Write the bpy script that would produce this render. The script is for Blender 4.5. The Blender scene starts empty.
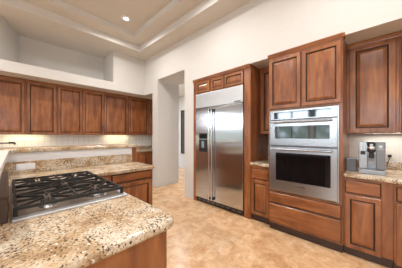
import bpy, bmesh, math, random
from mathutils import Vector, Matrix
random.seed(3)
SC = bpy.context.scene
COL = SC.collection
R = math.radians

# ------------------------------------------------------------------ camera, world, lights, exposure
cam = bpy.data.cameras.new('camera')
cam.sensor_width = 36.0
cam.lens = 183.0 / 402.0 * 36.0
cam.shift_y = 2.0 / 402.0
cam.clip_start = 0.05
camo = bpy.data.objects.new('camera', cam)
camo.location = (0, 0, 1.33)
camo.rotation_euler = (R(90), 0, R(43.75))
COL.objects.link(camo)
SC.camera = camo

SC.view_settings.view_transform = 'Standard'
SC.view_settings.look = 'None'
SC.view_settings.gamma = 1
SC.view_settings.use_curve_mapping = False
SC.view_settings.exposure = 0.55

W = bpy.data.worlds.new('daylight')
SC.world = W
W.use_nodes = True
nt = W.node_tree
nt.nodes.clear()
tc = nt.nodes.new('ShaderNodeTexCoord')
sep = nt.nodes.new('ShaderNodeSeparateXYZ')
nt.links.new(tc.outputs['Generated'], sep.inputs[0])
nz = nt.nodes.new('ShaderNodeTexNoise')
nz.inputs['Scale'].default_value = 13.0
nt.links.new(tc.outputs['Generated'], nz.inputs['Vector'])
mad = nt.nodes.new('ShaderNodeMath'); mad.operation = 'MULTIPLY_ADD'
nt.links.new(nz.outputs['Fac'], mad.inputs[0]); mad.inputs[1].default_value = 0.26
nt.links.new(sep.outputs['Z'], mad.inputs[2])
rmp = nt.nodes.new('ShaderNodeValToRGB')
cr = rmp.color_ramp
cr.elements[0].position = 0.0; cr.elements[0].color = (.30, .25, .19, 1)
cr.elements[1].position = 1.0; cr.elements[1].color = (.62, .78, 1.0, 1)
e = cr.elements.new(.05); e.color = (.62, .60, .55, 1)
e = cr.elements.new(.15); e.color = (.13, .17, .12, 1)
e = cr.elements.new(.19); e.color = (.90, .95, 1.0, 1)
nt.links.new(mad.outputs[0], rmp.inputs[0])
bg = nt.nodes.new('ShaderNodeBackground')
bg.inputs['Strength'].default_value = 2.0
nt.links.new(rmp.outputs[0], bg.inputs['Color'])
wo = nt.nodes.new('ShaderNodeOutputWorld')
nt.links.new(bg.outputs[0], wo.inputs[0])

def area(name, loc, rot, sx, sy, power, color=(1, 1, 1), spread=180):
    l = bpy.data.lights.new(name, 'AREA')
    l.shape = 'RECTANGLE'; l.size = sx; l.size_y = sy
    l.energy = power; l.color = color; l.spread = R(spread)
    o = bpy.data.objects.new(name, l)
    o.location = loc; o.rotation_euler = rot
    COL.objects.link(o)
    return o

# daylight entering at the windows of the room behind the camera
area('window_daylight_rear', (-1.2, -5.15, 2.3), (R(82), 0, 0), 5.4, .7, 86, (.95, .98, 1.0))
area('window_daylight_side', (3.45, -1.9, 2.3), (R(82), 0, R(90)), 4.4, .7, 20, (.95, .98, 1.0))
area('window_daylight_nook', (-5.70, -2.6, 2.1), (R(84), 0, R(-90)), 3.2, .8, 27, (.95, .98, 1.0))
# recessed ceiling lamps of the tray ceiling
for i, (x, y) in enumerate([(-3.68, 1.637), (-1.9, 1.637), (-.1, 1.637), (1.7, 1.637), (-3.68, -.9), (-1.9, -.9), (-.1, -.9), (1.7, -.9)]):
    a_ = area('recessed_lamp', (x, y, 3.69), (0, 0, 0), .13, .13, 17, (1.0, .97, .93), 160)
    a_.data.shape = 'DISK'
# under cabinet lamps on the left, added fill lights on the right
for y in (.22, 2.15):
    area('under_cabinet_light', (-5.33, y, 1.358), (0, R(8), 0), .05, .62, 1.2, (1.0, .86, .52))
for x in (.1, .75):  # unseen lights added to brighten the wall behind the espresso machine
    area('under_cabinet_light', (x, 3.16, 1.360), (R(-8), 0, 0), .4, .05, 1.5, (1.0, .92, .80))
# hall lamp
area('hall_lamp', (-4.6, 4.0, 2.95), (0, 0, 0), .8, .5, 34, (.97, .98, 1.0))

# ------------------------------------------------------------------ materials
def mat(name):
    m = bpy.data.materials.new(name); m.use_nodes = True
    return m, m.node_tree, m.node_tree.nodes['Principled BSDF']

def N(t, typ, **kw):
    n = t.nodes.new(typ)
    for k, v in kw.items():
        if k in n.inputs.keys(): n.inputs[k].default_value = v
        else: setattr(n, k, v)
    return n

def ramp(t, stops):
    n = t.nodes.new('ShaderNodeValToRGB')
    c = n.color_ramp
    c.elements[0].position, c.elements[0].color = stops[0][0], (*stops[0][1], 1)
    c.elements[1].position, c.elements[1].color = stops[-1][0], (*stops[-1][1], 1)
    for p, col in stops[1:-1]:
        q = c.elements.new(p); q.color = (*col, 1)
    return n

def coords(t, scale=(1, 1, 1), rnd=True, world=False):
    tc = t.nodes.new('ShaderNodeTexCoord')
    mp = N(t, 'ShaderNodeMapping'); mp.inputs['Scale'].default_value = scale
    if world:
        g = t.nodes.new('ShaderNodeNewGeometry')
        t.links.new(g.outputs['Position'], mp.inputs['Vector'])
        return mp.outputs[0]
    t.links.new(tc.outputs['Object'], mp.inputs['Vector'])
    if rnd:
        oi = t.nodes.new('ShaderNodeObjectInfo')
        ml = N(t, 'ShaderNodeMath', operation='MULTIPLY'); ml.inputs[1].default_value = 37.0
        t.links.new(oi.outputs['Random'], ml.inputs[0])
        t.links.new(ml.outputs[0], mp.inputs['Location'])
    return mp.outputs[0]

def plain(name, col, rough=.5, metal=0.0, noise=0.0, nscale=8, bump=0.0, coat=0.0, spec=.5):
    m, t, p = mat(name)
    p.inputs['Base Color'].default_value = (*col, 1)
    p.inputs['Roughness'].default_value = rough
    p.inputs['Metallic'].default_value = metal
    p.inputs['Coat Weight'].default_value = coat
    p.inputs['Specular IOR Level'].default_value = spec
    v = coords(t, (1, 1, 1), False)
    n = N(t, 'ShaderNodeTexNoise'); n.inputs['Scale'].default_value = nscale
    n.inputs['Detail'].default_value = 4
    t.links.new(v, n.inputs['Vector'])
    d = 1 - noise
    r = ramp(t, [(.3, tuple(c * d for c in col)), (.7, tuple(min(1, c * (1 + noise)) for c in col))])
    t.links.new(n.outputs['Fac'], r.inputs[0]); t.links.new(r.outputs[0], p.inputs['Base Color'])
    if bump:
        b = N(t, 'ShaderNodeBump'); b.inputs['Strength'].default_value = bump
        b.inputs['Distance'].default_value = .01
        t.links.new(n.outputs['Fac'], b.inputs['Height']); t.links.new(b.outputs[0], p.inputs['Normal'])
    return m

def wood(name, horizontal=False, dark=1.0, red=1.0):
    m, t, p = mat(name)
    sc = (1.4, 9, 9) if horizontal else (9, 9, 1.4)
    v = coords(t, sc)
    n1 = N(t, 'ShaderNodeTexNoise'); n1.inputs['Scale'].default_value = 1.6
    n1.inputs['Detail'].default_value = 6; n1.inputs['Distortion'].default_value = .8
    t.links.new(v, n1.inputs['Vector'])
    v2 = coords(t, (3.2, 3.2, 2.0))
    n2 = N(t, 'ShaderNodeTexNoise'); n2.inputs['Scale'].default_value = 1.5; n2.inputs['Detail'].default_value = 3
    t.links.new(v2, n2.inputs['Vector'])
    mx = N(t, 'ShaderNodeMath', operation='MULTIPLY_ADD'); mx.inputs[1].default_value = .38
    t.links.new(n2.outputs['Fac'], mx.inputs[0])
    ml = N(t, 'ShaderNodeMath', operation='MULTIPLY'); ml.inputs[1].default_value = .62
    t.links.new(n1.outputs['Fac'], ml.inputs[0]); t.links.new(ml.outputs[0], mx.inputs[2])
    k = dark
    r = ramp(t, [(.30, (.11 * k, .028 * k, .008 * k)), (.47, (.235 * k, .074 * k, .021 * k)), (.66, (.37 * k, .140 * k, .044 * k))])
    t.links.new(mx.outputs[0], r.inputs[0]); t.links.new(r.outputs[0], p.inputs['Base Color'])
    p.inputs['Roughness'].default_value = .38
    p.inputs['Coat Weight'].default_value = .5
    p.inputs['Coat Roughness'].default_value = .2
    return m

def granite(name):
    m, t, p = mat(name)
    v = coords(t, (1, 1, 1), False)
    big = N(t, 'ShaderNodeTexNoise'); big.inputs['Scale'].default_value = 7; big.inputs['Detail'].default_value = 5
    big.inputs['Distortion'].default_value = .6
    t.links.new(v, big.inputs['Vector'])
    base = ramp(t, [(.34, (.38, .25, .14)), (.46, (.53, .40, .265)), (.60, (.64, .56, .455)), (.74, (.70, .66, .59))])
    t.links.new(big.outputs['Fac'], base.inputs[0])
    # fine crystals
    vo = N(t, 'ShaderNodeTexVoronoi'); vo.inputs['Scale'].default_value = 150
    t.links.new(v, vo.inputs['Vector'])
    cry = ramp(t, [(.0, (.40, .33, .25)), (.45, (.95, .90, .82)), (1.0, (1.15, 1.10, 1.04))])
    t.links.new(vo.outputs['Color'], cry.inputs[0])
    mul = N(t, 'ShaderNodeMix', data_type='RGBA', blend_type='MULTIPLY'); mul.inputs[0].default_value = .75
    t.links.new(base.outputs[0], mul.inputs[6]); t.links.new(cry.outputs[0], mul.inputs[7])
    # dark flecks
    n2 = N(t, 'ShaderNodeTexNoise'); n2.inputs['Scale'].default_value = 95; n2.inputs['Detail'].default_value = 3
    n2.inputs['Distortion'].default_value = .4
    t.links.new(v, n2.inputs['Vector'])
    n3 = N(t, 'ShaderNodeTexNoise'); n3.inputs['Scale'].default_value = 11; n3.inputs['Detail'].default_value = 2
    t.links.new(v, n3.inputs['Vector'])
    ad = N(t, 'ShaderNodeMath', operation='MULTIPLY_ADD'); ad.inputs[1].default_value = .30
    t.links.new(n3.outputs['Fac'], ad.inputs[0]); t.links.new(n2.outputs['Fac'], ad.inputs[2])
    fl = ramp(t, [(.71, (0, 0, 0)), (.76, (1, 1, 1))])
    t.links.new(ad.outputs[0], fl.inputs[0])
    mx = N(t, 'ShaderNodeMix', data_type='RGBA')
    t.links.new(fl.outputs[0], mx.inputs[0]); t.links.new(mul.outputs[2], mx.inputs[6])
    mx.inputs[7].default_value = (.085, .055, .036, 1)
    # pale quartz flecks
    n4 = N(t, 'ShaderNodeTexNoise'); n4.inputs['Scale'].default_value = 60; n4.inputs['Detail'].default_value = 2
    t.links.new(v, n4.inputs['Vector'])
    f4 = ramp(t, [(.62, (0, 0, 0)), (.70, (1, 1, 1))])
    t.links.new(n4.outputs['Fac'], f4.inputs[0])
    mx2 = N(t, 'ShaderNodeMix', data_type='RGBA')
    t.links.new(f4.outputs[0], mx2.inputs[0]); t.links.new(mx.outputs[2], mx2.inputs[6])
    mx2.inputs[7].default_value = (.74, .68, .58, 1)
    t.links.new(mx2.outputs[2], p.inputs['Base Color'])
    p.inputs['Roughness'].default_value = .22
    return m

def steel(name, col=(.44, .475, .52), rough=.27, horizontal=True, aniso=None):
    m, t, p = mat(name)
    p.inputs['Metallic'].default_value = 1
    v = coords(t, (1.5, 60, 160) if horizontal else (160, 60, 1.5), False)
    n = N(t, 'ShaderNodeTexNoise'); n.inputs['Scale'].default_value = 3; n.inputs['Detail'].default_value = 3
    t.links.new(v, n.inputs['Vector'])
    r = ramp(t, [(.3, tuple(c * .94 for c in col)), (.7, tuple(c * 1.05 for c in col))])
    t.links.new(n.outputs['Fac'], r.inputs[0]); t.links.new(r.outputs[0], p.inputs['Base Color'])
    p.inputs['Roughness'].default_value = rough
    if aniso is not None:
        tg = N(t, 'ShaderNodeTangent', direction_type='RADIAL', axis='Z')
        t.links.new(tg.outputs[0], p.inputs['Tangent'])
        p.inputs['Anisotropic'].default_value = .9
        p.inputs['Anisotropic Rotation'].default_value = aniso
    return m

def floor_mat():
    m, t, p = mat('travertine_tile')
    v = coords(t, (1, 1, 1), world=True)
    rot = N(t, 'ShaderNodeMapping'); rot.inputs['Rotation'].default_value = (0, 0, R(0))
    rot.inputs['Location'].default_value = (.13, .21, 0)
    t.links.new(v, rot.inputs['Vector'])
    br = N(t, 'ShaderNodeTexBrick'); br.inputs['Scale'].default_value = 1.0
    br.offset = 0.5; br.inputs['Brick Width'].default_value = .46; br.inputs['Row Height'].default_value = .46
    br.inputs['Mortar Size'].default_value = .003; br.inputs['Mortar Smooth'].default_value = .4
    br.inputs['Color1'].default_value = (.92, .92, .92, 1); br.inputs['Color2'].default_value = (1.08, 1.06, 1.04, 1)
    br.inputs['Mortar'].default_value = (.90, .84, .76, 1)
    t.links.new(rot.outputs[0], br.inputs['Vector'])
    n = N(t, 'ShaderNodeTexNoise'); n.inputs['Scale'].default_value = 4.6; n.inputs['Detail'].default_value = 8
    n.inputs['Roughness'].default_value = .62; n.inputs['Distortion'].default_value = .9
    t.links.new(v, n.inputs['Vector'])
    r = ramp(t, [(.30, (.50, .275, .135)), (.45, (.62, .385, .21)), (.57, (.70, .475, .285)), (.74, (.78, .60, .42))])
    t.links.new(n.outputs['Fac'], r.inputs[0])
    fn = N(t, 'ShaderNodeTexNoise'); fn.inputs['Scale'].default_value = 13; fn.inputs['Detail'].default_value = 6
    fn.inputs['Roughness'].default_value = .7; fn.inputs['Distortion'].default_value = 1.2
    t.links.new(v, fn.inputs['Vector'])
    fr_ = ramp(t, [(.34, (.74, .70, .65)), (.5, (1, 1, 1)), (.72, (1.12, 1.14, 1.18))])
    t.links.new(fn.outputs['Fac'], fr_.inputs[0])
    vm = N(t, 'ShaderNodeMix', data_type='RGBA', blend_type='MULTIPLY'); vm.inputs[0].default_value = .8
    t.links.new(r.outputs[0], vm.inputs[6]); t.links.new(fr_.outputs[0], vm.inputs[7])
    mul = N(t, 'ShaderNodeMix', data_type='RGBA', blend_type='MULTIPLY'); mul.inputs[0].default_value = 1
    t.links.new(vm.outputs[2], mul.inputs[6]); t.links.new(br.outputs['Color'], mul.inputs[7])
    t.links.new(mul.outputs[2], p.inputs['Base Color'])
    p.inputs['Roughness'].default_value = .27
    b = N(t, 'ShaderNodeBump'); b.inputs['Strength'].default_value = .15; b.inputs['Distance'].default_value = .004
    t.links.new(n.outputs['Fac'], b.inputs['Height']); t.links.new(b.outputs[0], p.inputs['Normal'])
    return m

def tile_mat():
    m, t, p = mat('white_wall_tile')
    v = coords(t, (1, 1, 1), world=True)
    sp = t.nodes.new('ShaderNodeSeparateXYZ'); t.links.new(v, sp.inputs[0])
    cb = t.nodes.new('ShaderNodeCombineXYZ')
    t.links.new(sp.outputs['Y'], cb.inputs[0]); t.links.new(sp.outputs['Z'], cb.inputs[1])
    br = N(t, 'ShaderNodeTexBrick'); br.offset = 0; br.inputs['Scale'].default_value = 1
    br.inputs['Brick Width'].default_value = .11; br.inputs['Row Height'].default_value = .11
    br.inputs['Mortar Size'].default_value = .003
    br.inputs['Color1'].default_value = (.86, .86, .85, 1); br.inputs['Color2'].default_value = (.83, .83, .82, 1)
    br.inputs['Mortar'].default_value = (.60, .57, .52, 1)
    t.links.new(cb.outputs[0], br.inputs['Vector'])
    t.links.new(br.outputs['Color'], p.inputs['Base Color'])
    p.inputs['Roughness'].default_value = .3
    return m

def emit(name, col, s):
    m, t, p = mat(name)
    p.inputs['Base Color'].default_value = (*col, 1)
    p.inputs['Emission Color'].default_value = (*col, 1)
    p.inputs['Emission Strength'].default_value = s
    return m

MW = plain('wall_paint', (.655, .64, .62), .75, noise=.015, nscale=20, bump=.03)
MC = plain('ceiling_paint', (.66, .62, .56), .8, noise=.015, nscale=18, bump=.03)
MWB = plain('bar_wall_paint', (.80, .81, .84), .7, noise=.02, nscale=25)
CAP = plain('pinkish_ledge_cap', (.74, .66, .60), .45, noise=.02)
WD = wood('cherry_wood'); WH = wood('cherry_wood_horizontal', True)
GLZ_SHADE = plain('glaze_and_gap_shade', (.035, .014, .007), .5, noise=.2)  # groove glaze, also paints gap shade onto door edges
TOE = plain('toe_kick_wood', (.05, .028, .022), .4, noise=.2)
GR = granite('granite')
ST = steel('brushed_steel'); STV = steel('brushed_steel_upright', horizontal=False, rough=.17, aniso=0.0, col=(.57, .60, .64))
CH = steel('polished_steel', (.74, .75, .76), .14)
BLK = plain('black_plastic', (.012, .012, .013), .35)
IRON = plain('cast_iron', (.012, .009, .007), .55, noise=.3, nscale=60)
PAN = plain('brown_black_cooktop_pan', (.24, .19, .155), .3, metal=.45, noise=.15)
RIM = steel('satin_steel', (.66, .68, .71), .45)
GLS = plain('black_glass', (.005, .005, .006), .05, spec=.35)
MIR = plain('mirrored_door_glass', (.22, .25, .28), .05, metal=.9)
PANG = plain('dark_mirror_glass', (.085, .10, .115), .05, metal=.9)
DKS = plain('dark_brown_vent_metal', (.075, .045, .032), .32, metal=.3, noise=.1)
WHT = plain('white_plastic', (.78, .80, .84), .35, noise=.01)
CREAM = plain('cream_plastic', (.68, .65, .60), .4)
EST = steel('espresso_steel', (.34, .36, .39), .3)
GRY = plain('grey_plastic', (.16, .17, .19), .3, noise=.05)
DGR = plain('dark_grey_metal', (.17, .17, .18), .32, metal=.7, noise=.05)
MGR = plain('mid_grey_metal', (.22, .22, .235), .3, metal=.6, noise=.05)
BRZ = plain('dark_bronze', (.045, .035, .028), .35, metal=.6, noise=.1)
FL = floor_mat(); TL = tile_mat()
LAMP = emit('lamp_glass', (1.0, .93, .80), 7.0)
CLR = plain('smoky_water_glass', (.25, .30, .36), .08)
ARTM = plain('dark_canvas', (.06, .055, .05), .6, noise=.3)

# ------------------------------------------------------------------ mesh helpers
def box(bm, x0, x1, y0, y1, z0, z1, bev=0.0, mi=0, seg=2):
    r = bmesh.ops.create_cube(bm, size=1.0)
    vs = r['verts']
    sx, sy, sz = x1 - x0, y1 - y0, z1 - z0
    for v in vs:
        v.co = Vector((x0 + (v.co.x + .5) * sx, y0 + (v.co.y + .5) * sy, z0 + (v.co.z + .5) * sz))
    fs = list({f for v in vs for f in v.link_faces})
    for f in fs: f.material_index = mi
    if bev:
        bev = min(bev, .45 * min(sx, sy, sz))
        es = list({e for v in vs for e in v.link_edges})
        rr = bmesh.ops.bevel(bm, geom=es, offset=bev, segments=seg, profile=.5, affect='EDGES')
        for f in rr['faces']: f.material_index = mi
    return bm

def tube(bm, p0, p1, r0, r1=None, seg=14, mi=0):
    r1 = r0 if r1 is None else r1
    p0, p1 = Vector(p0), Vector(p1)
    d = p1 - p0
    rr = bmesh.ops.create_cone(bm, cap_ends=True, segments=seg, radius1=r0, radius2=r1, depth=d.length)
    M = Matrix.Translation((p0 + p1) / 2) @ d.to_track_quat('Z', 'Y').to_matrix().to_4x4()
    for v in rr['verts']: v.co = M @ v.co
    for f in {f for v in rr['verts'] for f in v.link_faces}: f.material_index = mi
    return bm

def lathe(bm, prof, c=(0, 0, 0), seg=24, mi=0):
    rings = []
    for (r, z) in prof:
        rings.append([bm.verts.new((c[0] + r * math.cos(2 * math.pi * k / seg), c[1] + r * math.sin(2 * math.pi * k / seg), c[2] + z)) for k in range(seg)])
    for a, b in zip(rings, rings[1:]):
        for k in range(seg):
            f = bm.faces.new((a[k], a[(k + 1) % seg], b[(k + 1) % seg], b[k])); f.material_index = mi
    for rg, rev in ((rings[0], True), (rings[-1], False)):
        f = bm.faces.new(rg[::-1] if rev else rg); f.material_index = mi
    return bm

def pipe(bm, pts, r, seg=12, mi=0):
    pts = [Vector(p) for p in pts]
    rings = []
    for i, p in enumerate(pts):
        d = (pts[min(i + 1, len(pts) - 1)] - pts[max(i - 1, 0)]).normalized()
        up = Vector((0, 0, 1)) if abs(d.z) < .95 else Vector((1, 0, 0))
        a = d.cross(up).normalized(); b = a.cross(d).normalized()
        rings.append([bm.verts.new(p + r * (math.cos(2 * math.pi * k / seg) * a + math.sin(2 * math.pi * k / seg) * b)) for k in range(seg)])
    for a, b in zip(rings, rings[1:]):
        for k in range(seg):
            f = bm.faces.new((a[k], a[(k + 1) % seg], b[(k + 1) % seg], b[k])); f.material_index = mi
    bm.faces.new(rings[0][::-1]); bm.faces.new(rings[-1])
    return bm

def prism(bm, poly, z0, z1, mi=0):
    n = len(poly)
    a = [bm.verts.new((x, y, z0)) for x, y in poly]; b = [bm.verts.new((x, y, z1)) for x, y in poly]
    fs = [bm.faces.new(a[::-1]), bm.faces.new(b)]
    for k in range(n): fs.append(bm.faces.new((a[k], a[(k + 1) % n], b[(k + 1) % n], b[k])))
    for f in fs: f.material_index = mi
    return bm

def extrude_x(bm, prof, x0, x1, mi=0):
    """prof: list of (y,z) closed, swept along x"""
    n = len(prof)
    a = [bm.verts.new((x0, y, z)) for y, z in prof]; b = [bm.verts.new((x1, y, z)) for y, z in prof]
    fs = [bm.faces.new(a[::-1]), bm.faces.new(b)]
    for k in range(n): fs.append(bm.faces.new((a[k], a[(k + 1) % n], b[(k + 1) % n], b[k])))
    for f in fs: f.material_index = mi
    return bm

def obj(name, bm, mats, parent=None, loc=(0, 0, 0), smooth=False, bevel=0.0):
    bmesh.ops.recalc_face_normals(bm, faces=bm.faces[:])
    me = bpy.data.meshes.new(name)
    bm.to_mesh(me); bm.free()
    for m in (mats if isinstance(mats, (list, tuple)) else [mats]): me.materials.append(m)
    if smooth:
        for p in me.polygons: p.use_smooth = True
        try: me.set_sharp_from_angle(angle=R(38))
        except Exception: pass
    o = bpy.data.objects.new(name, me)
    o.location = loc
    COL.objects.link(o)
    if parent: o.parent = parent
    if bevel:
        md = o.modifiers.new('edge', 'BEVEL'); md.width = bevel; md.segments = 4; md.limit_method = 'ANGLE'; md.angle_limit = R(60)
    return o

def tag(o, label, cat, group=None):
    o['label'] = label; o['category'] = cat
    if group: o['group'] = group
    return o

def thing(name, label, cat, loc=(0, 0, 0), rz=0.0, group=None):
    o = bpy.data.objects.new(name, None)
    o.empty_display_size = .1
    o.location = loc; o.rotation_euler = (0, 0, rz)
    COL.objects.link(o)
    return tag(o, label, cat, group)

def struct(name, bm, m):
    o = obj(name, bm, m); o['kind'] = 'structure'
    return o

def B(*a, **k): return box(bmesh.new(), *a, **k)

# ------------------------------------------------------------------ room shell
CE, L2, L3, TOP = 3.47, 3.62, 3.73, 3.95
YA, SOF = 2.65, 2.485
struct('floor', B(-7.2, 3.5, -5.3, 5.4, -.1, 0), FL)

bm = bmesh.new()
box(bm, -5.57, -4.34, YA, 3.45, SOF, TOP)
box(bm, -4.34, -4.095, YA, 3.35, 0, TOP)
box(bm, -4.095, -3.035, YA, 3.35, 2.79, TOP)
box(bm, -3.035, -2.753, YA, 3.35, 0, TOP)
box(bm, -2.753, 3.5, YA, 3.45, SOF, TOP)
box(bm, -2.753, 3.5, 3.31, 3.45, 0, SOF)
box(bm, -5.57, -4.34, 3.30, 3.45, 0, SOF)
struct('wall_right', bm, MW)

bm = bmesh.new()
box(bm, -5.57, -5.47, -.95, 3.45, 0, TOP)
box(bm, -5.47, -4.77, -.95, YA, SOF, 2.685)          # plant ledge
box(bm, -5.47, -4.77, 1.80, YA, 2.685, TOP)          # full height pier beside the niche
prism(bm, [(-5.47, .13), (-5.47, -.95), (-4.77, -.95), (-4.77, -.12)], 2.685, TOP)
# nook wall with its window opening
box(bm, -5.57, -5.47, -5.3, -4.3, 0, TOP); 
box(bm, -5.57, -5.47, -4.3, -.95, 0, 1.06); box(bm, -5.57, -5.47, -4.3, -.95, 2.5, TOP)
struct('wall_left', bm, MW)

bm = bmesh.new()                                       # wall behind the camera, three window openings
box(bm, -5.57, 3.5, -5.1, -5.0, 0, .55); box(bm, -5.57, 3.5, -5.1, -5.0, 2.65, TOP)
for a, b in ((-5.57, -4.0), (-2.35, -2.15), (-.45, -.25), (1.6, 3.5)): box(bm, a, b, -5.1, -5.0, .55, 2.65)
struct('wall_rear', bm, MW)
bm = bmesh.new()
box(bm, 3.3, 3.4, -5.1, 3.45, 0, .55); box(bm, 3.3, 3.4, -5.1, 3.45, 2.65, TOP)
for a, b in ((-5.1, -4.2), (-2.05, -1.85), (.3, 3.45)): box(bm, 3.3, 3.4, a, b, .55, 2.65)
struct('wall_side', bm, MW)

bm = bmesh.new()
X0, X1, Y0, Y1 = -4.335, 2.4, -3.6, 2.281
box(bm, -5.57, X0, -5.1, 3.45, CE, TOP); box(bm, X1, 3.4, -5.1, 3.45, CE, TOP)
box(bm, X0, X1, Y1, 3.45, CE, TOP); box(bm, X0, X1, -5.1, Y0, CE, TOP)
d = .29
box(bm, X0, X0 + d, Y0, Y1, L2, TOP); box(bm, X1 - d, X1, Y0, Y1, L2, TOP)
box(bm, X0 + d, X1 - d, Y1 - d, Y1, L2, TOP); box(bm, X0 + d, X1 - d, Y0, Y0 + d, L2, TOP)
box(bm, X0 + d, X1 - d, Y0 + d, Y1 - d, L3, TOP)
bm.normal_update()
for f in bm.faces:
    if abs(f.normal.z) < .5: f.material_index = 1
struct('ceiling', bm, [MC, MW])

bm = bmesh.new()                                       # hall seen through the opening
box(bm, -7.2, -2.0, 5.0, 5.1, 0, 3.1); box(bm, -7.3, -7.2, 3.45, 5.1, 0, 3.1); box(bm, -2.0, -1.9, 3.45, 5.1, 0, 3.1)
struct('wall_hall', bm, MW)
struct('ceiling_hall', B(-7.3, -1.9, 3.46, 5.1, 3.0, 3.1), MC)

def window(n, x0, x1, z0, z1, loc, rz):
    w = x1 - x0
    bm = bmesh.new()
    box(bm, 0, w, -.04, .04, z0, z0 + .06); box(bm, 0, w, -.04, .04, z1 - .06, z1)
    for k in range(3):
        x = k * (w - .06) / 2
        box(bm, x, x + .06, -.04, .04, z0 + .06, z1 - .06)
    box(bm, .06, w - .06, -.02, .02, 1.75, 1.79)
    o = struct('window_%d' % n, bm, BRZ); o.location = loc; o.rotation_euler = (0, 0, rz)
window(1, -4.0, -2.35, .55, 2.65, (-4.0, -5.05, 0), 0)
window(2, -2.15, -.45, .55, 2.65, (-2.15, -5.05, 0), 0)
window(3, -.25, 1.6, .55, 2.65, (-.25, -5.05, 0), 0)
window(4, 0, 3.35, 1.06, 2.5, (-5.52, -4.3, 0), R(90))
window(5, 0, 2.15, .55, 2.65, (3.35, -4.2, 0), R(90))
window(6, 0, 2.15, .55, 2.65, (3.35, -1.85, 0), R(90))

struct('trim_1', B(-5.468, -5.458, -.7, 3.29, 1.015, 1.365), TL)     # tiled splash behind the left counter

# ------------------------------------------------------------------ cabinet kit (local: x along the front, front at y = 0, depth +y)
def door_mesh(w, h, rail=.050, t=.022):
    bm = bmesh.new()
    g = .006
    loops = [(0, 0, 0), (0, -t + .005, 1), (.005, -t, 0), (rail - .005, -t, 0), (rail, -t + .004, 1), (rail + .004, -t + .013, 1),  # outer edge darkened to imitate gap shade, groove bands are glaze
             (rail + .009, -t + .013, 1), (rail + .012, -t + .011, 0), (rail + .036, -t + .003, 0), (rail + .039, -t + .002, 0)]
    prev = None
    for ins, y, mi in loops:
        r = [bm.verts.new((ins, y, ins)), bm.verts.new((w - ins, y, ins)), bm.verts.new((w - ins, y, h - ins)), bm.verts.new((ins, y, h - ins))]
        if prev:
            for k in range(4):
                f = bm.faces.new((prev[k], prev[(k + 1) % 4], r[(k + 1) % 4], r[k])); f.material_index = mi
        else:
            bm.faces.new(r)
        prev = r
    bm.faces.new(prev)
    return bm

def slab_mesh(w, h, t=.022, ins=.012):
    bm = bmesh.new()
    prev = None
    for i_, y, mi in [(0, 0, 0), (0, -t + .011, 1), (ins * .55, -t + .006, 1), (ins, -t, 0)]:
        r = [bm.verts.new((i_, y, i_)), bm.verts.new((w - i_, y, i_)), bm.verts.new((w - i_, y, h - i_)), bm.verts.new((i_, y, h - i_))]
        if prev:
            for k in range(4):
                f = bm.faces.new((prev[k], prev[(k + 1) % 4], r[(k + 1) % 4], r[k])); f.material_index = mi
        else: bm.faces.new(r)
        prev = r
    bm.faces.new(prev)
    return bm

def add_door(parent, x0, x1, z0, z1, rail=.050):
    return obj('door', door_mesh(x1 - x0, z1 - z0, rail), [WD, GLZ_SHADE], parent, (x0, -.001, z0))
def add_drawer(parent, x0, x1, z0, z1):
    return obj('drawer', slab_mesh(x1 - x0, z1 - z0), [WH, GLZ_SHADE], parent, (x0, -.001, z0))
def crown(parent, x0, x1, z0, z1, out=.035, ret=None):
    """crown moulding along the top front edge; ret = depth of a return on the right side"""
    bm = bmesh.new()
    prof = [(.002, z0), (-.010, z0), (-.012, z0 + .012), (-.020, z0 + .022), (-out + .004, z1 - .016), (-out, z1 - .012), (-out, z1), (.002, z1)]
    extrude_x(bm, prof, x0, x1)
    if ret:
        box(bm, x1, x1 + .018, -out + .004, ret, z0 + .02, z1, .004)
    return obj('crown_moulding', bm, [WH], parent)

# ---- upper cabinets along the left wall (facing +x), front plane x = -5.15
XB = -5.15
ZU0, ZU1 = 1.362, 2.43
def upper_unit_left(y0, y1, doors, label):
    t = thing('wall_cabinet', label, 'cabinet', (XB, y0, 0), R(90), 'upper cabinets along the left wall')
    w = y1 - y0
    obj('body', B(0, w, 0, .318, ZU0, SOF - .002), WD, t)
    for a, b in doors: add_door(t, a - y0, b - y0, ZU0 + .004, ZU1)
    crown(t, 0, w, ZU1 + .005, SOF - .003, .03)
    return t
upper_unit_left(-.75, .2245, [(-.735, -.275), (-.255, .208)], 'reddish wood wall cabinet cut off by the left picture edge')
upper_unit_left(.2255, .728, [(.242, .711)], 'single door cherry wall cabinet, second door from the left')
upper_unit_left(.729, 1.7025, [(.746, 1.209), (1.23, 1.693)], 'double door cherry wall cabinet in the middle of the left row')
upper_unit_left(1.7035, 2.35, [(1.713, 2.33)], 'wide single door cherry wall cabinet, second from the hall end')
t = upper_unit_left(2.351, 3.295, [(2.371, 2.975)], 'cherry wall cabinet closest to the hall opening, dark end stile')

# ---- base run along the left wall, mostly hidden behind the bar
def base_unit(name, label, loc, rz, w, d, fronts, toe=.05, group=None, top=.864):
    t = thing(name, label, 'cabinet', loc, rz, group)
    obj('body', B(0, w, 0, d, .10, top), WD, t)
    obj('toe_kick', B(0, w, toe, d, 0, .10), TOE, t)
    for kind, a, b, z0, z1 in fronts:
        (add_door if kind == 'door' else add_drawer)(t, a, b, z0, z1)
    return t
fr = []
for k in range(5):
    a = .03 + k * .62
    fr += [('drawer', a, a + .58, .70, .84), ('door', a, a + .285, .12, .68), ('door', a + .295, a + .58, .12, .68)]
base_unit('base_cabinet', 'wood base cabinets with drawers beneath the far wall counter', (-4.87, -.70, 0), R(90), 3.99, .58, fr + [('door', 3.15, 3.5, .12, .84)])
fr = []
for k in range(5):
    a = .03 + k * .72
    fr += [('drawer', a, a + .68, .70, .84), ('door', a, a + .335, .12, .68), ('door', a + .345, a + .68, .12, .68)]
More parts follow.
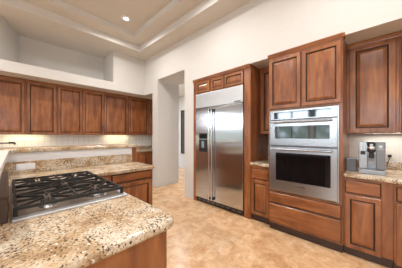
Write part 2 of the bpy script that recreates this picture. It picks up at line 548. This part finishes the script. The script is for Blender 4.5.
base_unit('base_cabinet', 'wood base cabinets beneath the nook window beyond the left picture edge', (-4.87, -4.35, 0), R(90), 3.64, .58, fr)
t = thing('countertop', 'speckled granite counter along far wall under the upper cabinets', 'countertop', (-5.465, -.72, .87))
bm = B(0, .635, -3.65, 4.01, 0, .044, .012)
obj('slab', bm, GR, t)
obj('backsplash', B(.003, .022, 0, 4.01, .0445, .145, .003), GR, t)

# faucet on that counter
t = thing('faucet', 'dark bronze kitchen faucet behind the bar at far left', 'faucet', (-5.27, -.28, .9145))
obj('base', lathe(bmesh.new(), [(.032, 0), (.032, .012), (.02, .03), (.016, .05), (.016, .09)]), BRZ, t, smooth=True)
obj('spout', pipe(bmesh.new(), [(0, 0, .08), (0, 0, .20), (.004, .02, .245), (.01, .05, .268), (.02, .10, .275), (.045, .24, .277), (.055, .29, .275)], .012), BRZ, t, smooth=True)
obj('spray_head', pipe(bmesh.new(), [(.050, .265, .280), (.062, .325, .283), (.066, .345, .272), (.068, .352, .245)], .02), BRZ, t, smooth=True)
obj('handle', pipe(bmesh.new(), [(0, .01, .06), (.03, .05, .09), (.04, .07, .13)], .008), BRZ, t, smooth=True)

# ------------------------------------------------------------------ raised bar and peninsula
bm = bmesh.new()
box(bm, -3.02, -2.885, -.18, 1.38, 0, 1.143)
box(bm, -2.885, -1.0, -.18, -.055, 0, 1.143)
struct('wall_bar', bm, MWB)
bm = prism(bmesh.new(), [(-3.32, 1.46), (-3.32, -.52), (-2.845, -.52), (-2.845, 1.46)], 1.144, 1.19)
tag(obj('granite_ledge', bm, GR, bevel=.014), 'raised granite bar ledge above the white half wall', 'countertop')
struct('trim_2', prism(bmesh.new(), [(-2.843, -.20), (-.98, -.20), (-.98, -.035), (-1.2, -.031), (-2.843, -.006)], 1.144, 1.180), CAP)  # pinkish pale cap on the near leg of the half wall
t = thing('bar_post', 'reddish wood post closing the end of the raised bar', 'post', (-2.95, 1.42, 0))
bm = B(-.075, .075, -.039, .035, 0, 1.142, .004)
obj('shaft', bm, WD, t)
obj('plinth', B(-.08, .08, .0355, .045, 0, .10, .003), WD, t)

# L-shaped worktop with the granite upstand
def rounded(poly_r, seg=6):
    out = []
    n = len(poly_r)
    for i, (x, y, r) in enumerate(poly_r):
        if r <= 0: out.append((x, y)); continue
        p = Vector((x, y)); a = Vector(poly_r[i - 1][:2]); b = Vector(poly_r[(i + 1) % n][:2])
        u = (a - p).normalized(); v = (b - p).normalized()
        c = p + (u + v) * r; s = p + u * r; e_ = p + v * r
        a0 = math.atan2(s.y - c.y, s.x - c.x); a1 = math.atan2(e_.y - c.y, e_.x - c.x)
        da = (a1 - a0 + math.pi) % (2 * math.pi) - math.pi
        for k in range(seg + 1):
            th = a0 + da * k / seg
            out.append((c.x + r * math.cos(th), c.y + r * math.sin(th)))
    return out
t = thing('countertop', 'L-shaped granite worktop with cooktop set into its near leg', 'countertop', (0, 0, 0))
poly = rounded([(-2.88, -.05, 0), (-.73, -.05, .03), (-.73, .60, .07), (-2.25, .60, .04), (-2.25, 1.42, .03), (-2.88, 1.42, 0)])
obj('slab', prism(bmesh.new(), poly, .866, .914), GR, t, bevel=.016, smooth=True)
obj('backsplash', B(-2.882, -2.862, -.045, 1.375, .9145, 1.045, .004), GR, t)
t = thing('outlet', 'white double outlet plate on granite splash behind the cooktop', 'outlet', (-2.861, .125, .985))
obj('plate', B(0, .006, -.078, .078, -.035, .035, .003), WHT, t)
for yy in (-.037, .037):
    bm = B(.006, .008, yy - .026, yy + .026, -.017, .017, .001)
    obj('socket', bm, WHT, t)

fr = [('drawer', .235, .765, .752, .858), ('door', .235, .765, .12, .735), ('door', .03, .205, .12, .858)]
base_unit('base_cabinet', 'reddish wood cabinet with drawer at the free end of peninsula', (-2.29, .605, 0), R(90), .79, .57, fr, toe=.06)
fr = [('door', .03 + k * .355, .03 + k * .355 + .34, .12, .84) for k in range(4)]
t = base_unit('base_cabinet', 'wood island cabinet under the cooktop worktop, plain end panel', (-.78, .555, 0), R(180), 1.48, .58, fr, toe=.06)
obj('end_panel', B(-.012, -.001, .004, .576, .0, .866, .002), WD, t)

# ---- cooktop
CT = thing('cooktop', 'black five burner gas cooktop with cast iron grates and steel rim', 'cooktop', (-1.71, .288, .9145))
hx, hy = .46, .283
bm = bmesh.new()
for a in ((-hx, hx, -hy, -hy + .02), (-hx, hx, hy - .02, hy), (-hx, -hx + .02, -hy + .02, hy - .02), (hx - .05, hx, -hy + .02, hy - .02)):
    box(bm, *a, 0, .012, .003)
obj('steel_rim', bm, RIM, CT)
obj('burner_pan', B(-hx + .02, hx - .05, -hy + .02, hy - .02, 0, .006), PAN, CT)
burners = [(-.30, -.13, .042), (-.30, .13, .034), (0, 0, .055), (.29, -.13, .036), (.29, .13, .044)]
for x, y, r in burners:
    b = obj('burner', lathe(bmesh.new(), [(r * 1.45, .006), (r * 1.4, .012), (r * 1.05, .016), (r * 1.0, .026), (r * .9, .028)], (x, y, 0)), CH, CT, smooth=True)
    b['label'] = 'silver burner ring'
    obj('burner_cap', lathe(bmesh.new(), [(r * .8, .0285), (r * .98, .031), (r * .98, .036), (r * .8, .039)], (x, y, 0)), IRON, b, smooth=True)
GZ0, GZ1 = .046, .058
def bar(bm, p, q, w=.010, z0=GZ0, z1=GZ1):
    p = Vector((*p, 0)); q = Vector((*q, 0)); dd = (q - p).normalized(); n = Vector((-dd.y, dd.x, 0)) * w / 2
    vs = [bm.verts.new((c.x, c.y, z)) for z in (z0, z1) for c in (p - n, q - n, q + n, p + n)]
    for f in ((3, 2, 1, 0), (4, 5, 6, 7), (0, 1, 5, 4), (1, 2, 6, 5), (2, 3, 7, 6), (3, 0, 4, 7)):
        bm.faces.new([vs[k] for k in f])
for gx0, gx1, kind in ((-.445, -.152, 0), (-.146, .135, 1), (.141, .402, 0)):
    bm = bmesh.new()
    y0, y1 = -.268, .262
    cx = (gx0 + gx1) / 2
    for p, q in (((gx0, y0), (gx1, y0)), ((gx0, y1), (gx1, y1)), ((gx0, y0), (gx0, y1)), ((gx1, y0), (gx1, y1))): bar(bm, p, q, .014, GZ0 - .006, GZ1 - .002)
    cs = [(cx, -.13), (cx, .13)] if kind == 0 else [(cx, 0)]
    if kind == 0: bar(bm, (gx0, 0), (gx1, 0), .012)
    for (bx, by) in cs:
        lo, hi = (y0, 0) if by < -.01 else ((0, y1) if by > .01 else (y0, y1))
        r = .026
        for (ex, ey) in ((gx0, lo), (gx1, lo), (gx0, hi), (gx1, hi)):
            v_ = Vector((ex - bx, ey - by)); L_ = v_.length; v_ /= L_
            bar(bm, (bx + v_.x * r, by + v_.y * r), (ex, ey), .009)
        for (ex, ey) in ((bx, lo), (bx, hi), (gx0, by), (gx1, by)):
            v_ = Vector((ex - bx, ey - by)); L_ = v_.length; v_ /= L_
            bar(bm, (bx + v_.x * r * 1.5, by + v_.y * r * 1.5), (ex, ey), .008)
        if kind == 1:
            for k in range(24):
                a0, a1 = 2 * math.pi * k / 24, 2 * math.pi * (k + 1) / 24
                bar(bm, (bx + .085 * math.cos(a0), by + .085 * math.sin(a0)), (bx + .085 * math.cos(a1), by + .085 * math.sin(a1)), .010)
    for (x, y) in ((gx0, y0), (gx1, y0), (gx0, y1), (gx1, y1)):
        box(bm, x - .009, x + .009, y - .009, y + .009, .0065, GZ1, .003)
    obj('grate', bm, IRON, CT)

t = thing('downdraft_vent', 'dark raised vent bar standing behind the cooktop at the left edge', 'vent', (-1.73, -.025, .9145))
obj('housing', B(-.46, .46, -.018, .018, 0, .118, .004), DKS, t)
obj('cap', B(-.465, .465, -.02, .02, .1185, .13, .003), DKS, t)
bm = bmesh.new()
for k in range(11): box(bm, -.42 + k * .08, -.36 + k * .08, .0182, .0195, .07, .09)
obj('intake_slots', bm, BLK, t)

# ------------------------------------------------------------------ refrigerator wall
t = thing('refrigerator_surround', 'cherry wood frame and small top cabinets built around refrigerator', 'cabinet', (-2.752, YA, 0))
obj('side_panel', B(0, .075, 0, .655, 0, SOF - .003, .003), WD, t)
obj('side_panel', B(1.192, 1.306, 0, .655, 0, SOF - .003, .003), WD, t)
obj('body', B(.076, 1.191, .006, .655, 2.178, SOF - .003), WD, t)
for a, b in ((.100, .452), (.490, .786), (.803, 1.185)):
    obj('door', door_mesh(b - a, .215, .045), [WD, GLZ_SHADE], t, (a, .004, 2.190))
crown(t, 0, 1.306, 2.42, SOF - .004, .028)

F = thing('refrigerator', 'tall stainless steel side by side refrigerator in a wood surround', 'refrigerator', (-2.672, YA, 0))
# local x: 0 .. 1.106
obj('body', B(.004, 1.104, .03, .64, .02, 2.172), DGR, F)
obj('top_panel', B(.006, 1.102, -.022, .029, 1.886, 2.170, .006), RIM, F)
fd = obj('freezer_door', B(.006, .432, -.022, .029, .105, 1.876, .008), STV, F)
rd = obj('refrigerator_door', B(.440, 1.102, -.022, .029, .105, 1.876, .008), STV, F)
def fridge_handle(x, parent):
    h = obj('handle', pipe(bmesh.new(), [(x, -.075, z) for z in (.13, .6, 1.2, 1.845)], .0125), CH, parent, smooth=True)
    for z in (.16, 1.81):
        bm = B(x - .013, x + .013, -.076, -.0225, z - .025, z + .025, .004)
        obj('bracket', bm, BLK, h)
fridge_handle(.408, fd); fridge_handle(.470, rd)
d_ = obj('dispenser', B(.105, .322, -.026, -.0222, 1.02, 1.385, .002), BLK, fd)
d_['label'] = 'black ice and water dispenser'
obj('control_strip', B(.118, .310, -.029, -.0262, 1.285, 1.36, .002), GLS, d_)
obj('trim_line', B(.108, .320, -.030, -.0262, 1.262, 1.274, .001), CH, d_)
bm = B(.180, .245, -.034, -.0262, 1.10, 1.23, .006)
obj('paddle', bm, CLR, d_)
bm = bmesh.new()
box(bm, .006, 1.102, .005, .028, .02, .10)
g_ = obj('base_grille', bm, BLK, F)
for k in range(9): obj('louvre', B(.06 + k * .115, .06 + k * .115 + .075, .001, .0048, .048, .075, .002), DGR, g_)

def lettering(txt, size, loc, rot, m, parent, z=.0008):
    c = bpy.data.curves.new('lettering', 'FONT'); c.body = txt; c.size = size; c.extrude = z; c.align_x = 'CENTER'; c.align_y = 'CENTER'
    c.materials.append(m)
    o = bpy.data.objects.new('lettering', c); o.location = loc; o.rotation_euler = rot
    COL.objects.link(o)
    bpy.context.view_layer.update()
    me = bpy.data.meshes.new_from_object(o)
    bpy.data.objects.remove(o)
    o = bpy.data.objects.new('lettering', me); o.location = loc; o.rotation_euler = rot
    COL.objects.link(o); o.parent = parent
    return o
lg = obj('badge', B(.93, 1.07, -.0235, -.0222, 1.900, 1.925, .0004), ST, F)
lettering('KitchenAid', .026, (1.0, -.0245, 1.9125), (R(90), 0, 0), DGR, lg)

# ---- narrow cabinets between refrigerator and oven tower
t = thing('wall_cabinet', 'narrow cherry wall cabinet between refrigerator and ovens', 'cabinet', (-1.444, 2.98, 0))
obj('body', B(0, .322, 0, .327, ZU0, SOF - .003), WD, t)
add_door(t, .03, .306, ZU0 + .004, ZU1, .05)
crown(t, 0, .322, ZU1 + .004, SOF - .004, .03)
fr = [('drawer', .016, .306, .665, .825), ('door', .016, .306, .115, .65)]
base_unit('base_cabinet', 'narrow wood base cabinet between refrigerator and ovens', (-1.444, YA + .01, 0), 0, .322, .64, fr, toe=.03)
t = thing('countertop', 'small granite counter slab between refrigerator and ovens', 'countertop', (-1.444, 2.62, .87))
obj('slab', B(0, .323, 0, .685, 0, .044, .012), GR, t)
obj('backsplash', B(0, .323, .665, .685, .0445, .145, .003), GR, t)
t = thing('outlet', 'white outlet plate with small plug above the narrow granite counter', 'outlet', (-1.40, 3.308, 1.13))
obj('plate', B(-.035, .035, -.008, 0, -.057, .057, .003), WHT, t)
obj('plug', B(-.016, .016, -.035, -.0085, -.045, -.012, .004), GRY, t)

# ---- oven tower
TX0, TX1, TY = -1.118, -.272, 2.585
TW = TX1 - TX0
T = thing('oven_tower_cabinet', 'tall cherry cabinet holding the double oven, two doors above and drawers below', 'cabinet', (TX0, TY, 0))
bm = bmesh.new()
box(bm, 0, .018, 0, .72, .10, SOF - .004); box(bm, TW - .030, TW, 0, .72, .10, SOF - .004)
box(bm, .018, TW - .030, 0, .72, 1.688, SOF - .004); box(bm, .018, TW - .030, 0, .72, .10, .566)
box(bm, .018, TW - .030, .70, .72, .566, 1.688)
obj('body', bm, WD, T)
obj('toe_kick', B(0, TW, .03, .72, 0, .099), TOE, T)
add_door(T, .012, .420, 1.708, 2.408)
add_door(T, .434, TW - .010, 1.708, 2.408)
add_drawer(T, .006, TW - .010, .395, .545)
add_drawer(T, .006, TW - .010, .118, .382)
crown(T, -.005, TW + .005, 2.415, SOF - .005, .036, ret=.055)

O = thing('wall_oven', 'stainless steel double wall oven, microwave above a dark glass oven', 'oven', (-1.099, 2.56, .568))
ow = .796
obj('body', B(.004, ow - .004, .028, .70, .004, 1.112), DGR, O)
obj('side_trim', B(0, .014, .004, .0275, 0, 1.112, .002), ST, O)
obj('side_trim', B(ow - .014, ow, .004, .0275, 0, 1.112, .002), ST, O)
cp = obj('control_panel', B(.015, ow - .015, 0, .0275, .982, 1.110, .004), ST, O)
obj('display_glass', B(.066, ow - .072, -.003, -.0002, .995, 1.086, .001), PANG, cp)
md = obj('microwave_door', B(.015, ow - .015, -.006, .0275, .632, .972, .005), ST, O)
obj('window', B(.080, ow - .085, -.0085, -.0062, .728, .894, .001), MIR, md)
od = obj('oven_door', B(.015, ow - .015, -.006, .0275, .012, .612, .005), ST, O)
obj('window', B(.092, ow - .075, -.0085, -.0062, .160, .535, .001), GLS, od)
def oven_handle(z, parent):
    h = obj('handle', pipe(bmesh.new(), [(x, -.056, z) for x in (.045, .25, .55, ow - .06)], .0135), ST, parent, smooth=True)
    for x in (.075, ow - .09):
        obj('bracket', B(x - .014, x + .014, -.056, -.0065, z - .010, z + .010, .003), CH, h)
oven_handle(.948, md); oven_handle(.585, od)
bd = obj('badge', B(.335, .465, -.0085, -.0062, .094, .126, .0005), CH, od)
lettering('KitchenAid', .026, (.400, -.0092, .110), (R(90), 0, 0), DGR, bd)

# ---- right run
t = thing('wall_cabinet', 'large single door cherry wall cabinet above the espresso machine', 'cabinet', (-.270, 2.98, 0))
obj('body', B(0, .456, 0, .327, ZU0, SOF - .003), WD, t)
add_door(t, .028, .430, ZU0 + .004, ZU1, .062)
crown(t, 0, .456, ZU1 + .004, SOF - .004, .03)
t = thing('wall_cabinet', 'cherry wall cabinet cut off by the right picture edge', 'cabinet', (.188, 2.98, 0))
obj('body', B(0, .90, 0, .327, ZU0, SOF - .003), WD, t)
add_door(t, .012, .44, ZU0 + .004, ZU1, .062); add_door(t, .455, .885, ZU0 + .004, ZU1, .062)
crown(t, 0, .90, ZU1 + .004, SOF - .004, .03)

fr = [('drawer', .016, .308, .702, .840), ('door', .016, .308, .095, .682)]
base_unit('base_cabinet', 'cherry base cabinet with wide stile below the espresso machine', (-.270, 2.615, 0), 0, .395, .69, fr, toe=.03)
fr = [('drawer', .012, .44, .702, .840), ('door', .012, .44, .095, .682), ('drawer', .455, .88, .702, .840), ('door', .455, .88, .095, .682)]
base_unit('base_cabinet', 'cherry base cabinet at the bottom right picture edge', (.127, 2.575, 0), 0, .90, .73, fr, toe=.03)
t = thing('countertop', 'granite counter beneath the espresso machine', 'countertop', (0, 0, 0))
poly = [(-.269, 3.306), (-.269, 2.592), (0, 2.578), (.13, 2.54), (1.03, 2.54), (1.03, 3.306)]
obj('slab', prism(bmesh.new(), poly, .87, .914), GR, t, bevel=.014, smooth=True)
obj('backsplash', B(-.268, 1.03, 3.286, 3.306, .9145, 1.005, .003), GR, t)

# ---- espresso machine
E_ = thing('espresso_machine', 'silver and grey automatic espresso machine on granite counter', 'coffee machine', (-.146, 2.775, .9145))
ew = .219
bm = bmesh.new()
box(bm, 0, ew, .12, .33, .0, .350, .006)
box(bm, .004, ew - .004, .01, .12, .20, .350, .006)
obj('housing', bm, EST, E_)
pl = obj('left_panel', B(0, .074, 0, .119, .046, .351, .006), ST, E_)
obj('display', B(.016, .058, -.003, -.0002, .205, .245, .002), BLK, pl)
bm = bmesh.new()
for r_ in range(3):
    for c_ in range(2): box(bm, .016 + c_ * .026, .032 + c_ * .026, -.003, -.0002, .262 + r_ * .024, .276 + r_ * .024, .002)
obj('buttons', bm, CH, pl)
pr_ = obj('right_panel', B(.146, ew, 0, .119, .046, .351, .006), MGR, E_)
pr_['label'] = 'dark grey front panel'
bm = bmesh.new()
box(bm, .168, .196, -.0025, -.0002, .285, .313, .001); box(bm, .160, .204, -.0025, -.0002, .270, .276, .0005)
obj('emblem', bm, CH, pr_)
hd = obj('brew_head', lathe(bmesh.new(), [(.026, .232), (.034, .240), (.034, .345), (.028, .349)], (.108, .008, 0)), BLK, E_, smooth=True)
bm = bmesh.new(); lathe(bm, [(.0345, 0), (.0365, .004), (.0365, .028), (.0345, .032)], (.108, .008, .268))
obj('chrome_ring', bm, CH, hd, smooth=True)
bm = B(.094, .122, -.0300, -.024, .300, .330, .004)
obj('dial', bm, CH, hd)
sp = obj('spout', B(.086, .130, -.002, .06, .165, .231, .008), BLK, E_)
bm = bmesh.new(); tube(bm, (.097, .012, .135), (.097, .012, .166), .007); tube(bm, (.119, .012, .135), (.119, .012, .166), .007)
obj('nozzles', bm, CH, sp, smooth=True)
tr = obj('drip_tray', B(0, ew, -.055, .118, .0, .045, .006), EST, E_)
bm = bmesh.new()
for k in range(9): box(bm, .02 + k * .021, .030 + k * .021, -.045, .10, .0452, .048)
obj('grid', bm, DGR, tr)

t = thing('storage_canister', 'low smoky grey box left of the espresso machine', 'canister', (-.216, 2.90, .9145))
obj('box', B(-.047, .047, -.06, .06, 0, .128, .006), GRY, t)
obj('lid', B(-.050, .050, -.063, .063, .1285, .150, .006), CLR, t)

t = thing('outlet', 'cream outlet with black plug on wall right of espresso machine', 'outlet', (.122, 3.309, 1.10))
obj('plate', B(-.036, .036, -.007, 0, -.058, .058, .003), CREAM, t)
pg = obj('plug', B(-.018, .018, -.035, -.0075, -.036, -.004, .005), BLK, t)
obj('cord', pipe(bmesh.new(), [(0, -.03, -.03), (-.005, -.05, -.06), (-.02, -.055, -.12), (-.05, -.05, -.172), (-.075, -.05, -.178)], .004), BLK, pg, smooth=True)

# ------------------------------------------------------------------ ceiling lamp, hall objects
t = thing('ceiling_light', 'round recessed downlight glowing in the tray ceiling', 'light', (-3.682, 1.637, L3))
obj('trim_ring', lathe(bmesh.new(), [(.070, -.001), (.098, -.001), (.098, -.006), (.090, -.012), (.070, -.012)]), WHT, t, smooth=True)
obj('lamp_glass', lathe(bmesh.new(), [(.001, -.002), (.069, -.002), (.069, -.008), (.04, -.013), (.001, -.015)]), LAMP, t, smooth=True)

t = thing('picture', 'dark framed tall picture glimpsed in the hall beyond the opening', 'picture', (-5.63, 4.999, 1.5))
bm = bmesh.new()
box(bm, -.30, .14, -.03, 0, .86, .90, .004); box(bm, -.30, .14, -.03, 0, -.90, -.86, .004)
box(bm, -.30, -.26, -.03, 0, -.86, .86, .004); box(bm, .10, .14, -.03, 0, -.86, .86, .004)
obj('frame', bm, BRZ, t)
obj('canvas', B(-.259, .099, -.012, -.001, -.859, .859), ARTM, t)
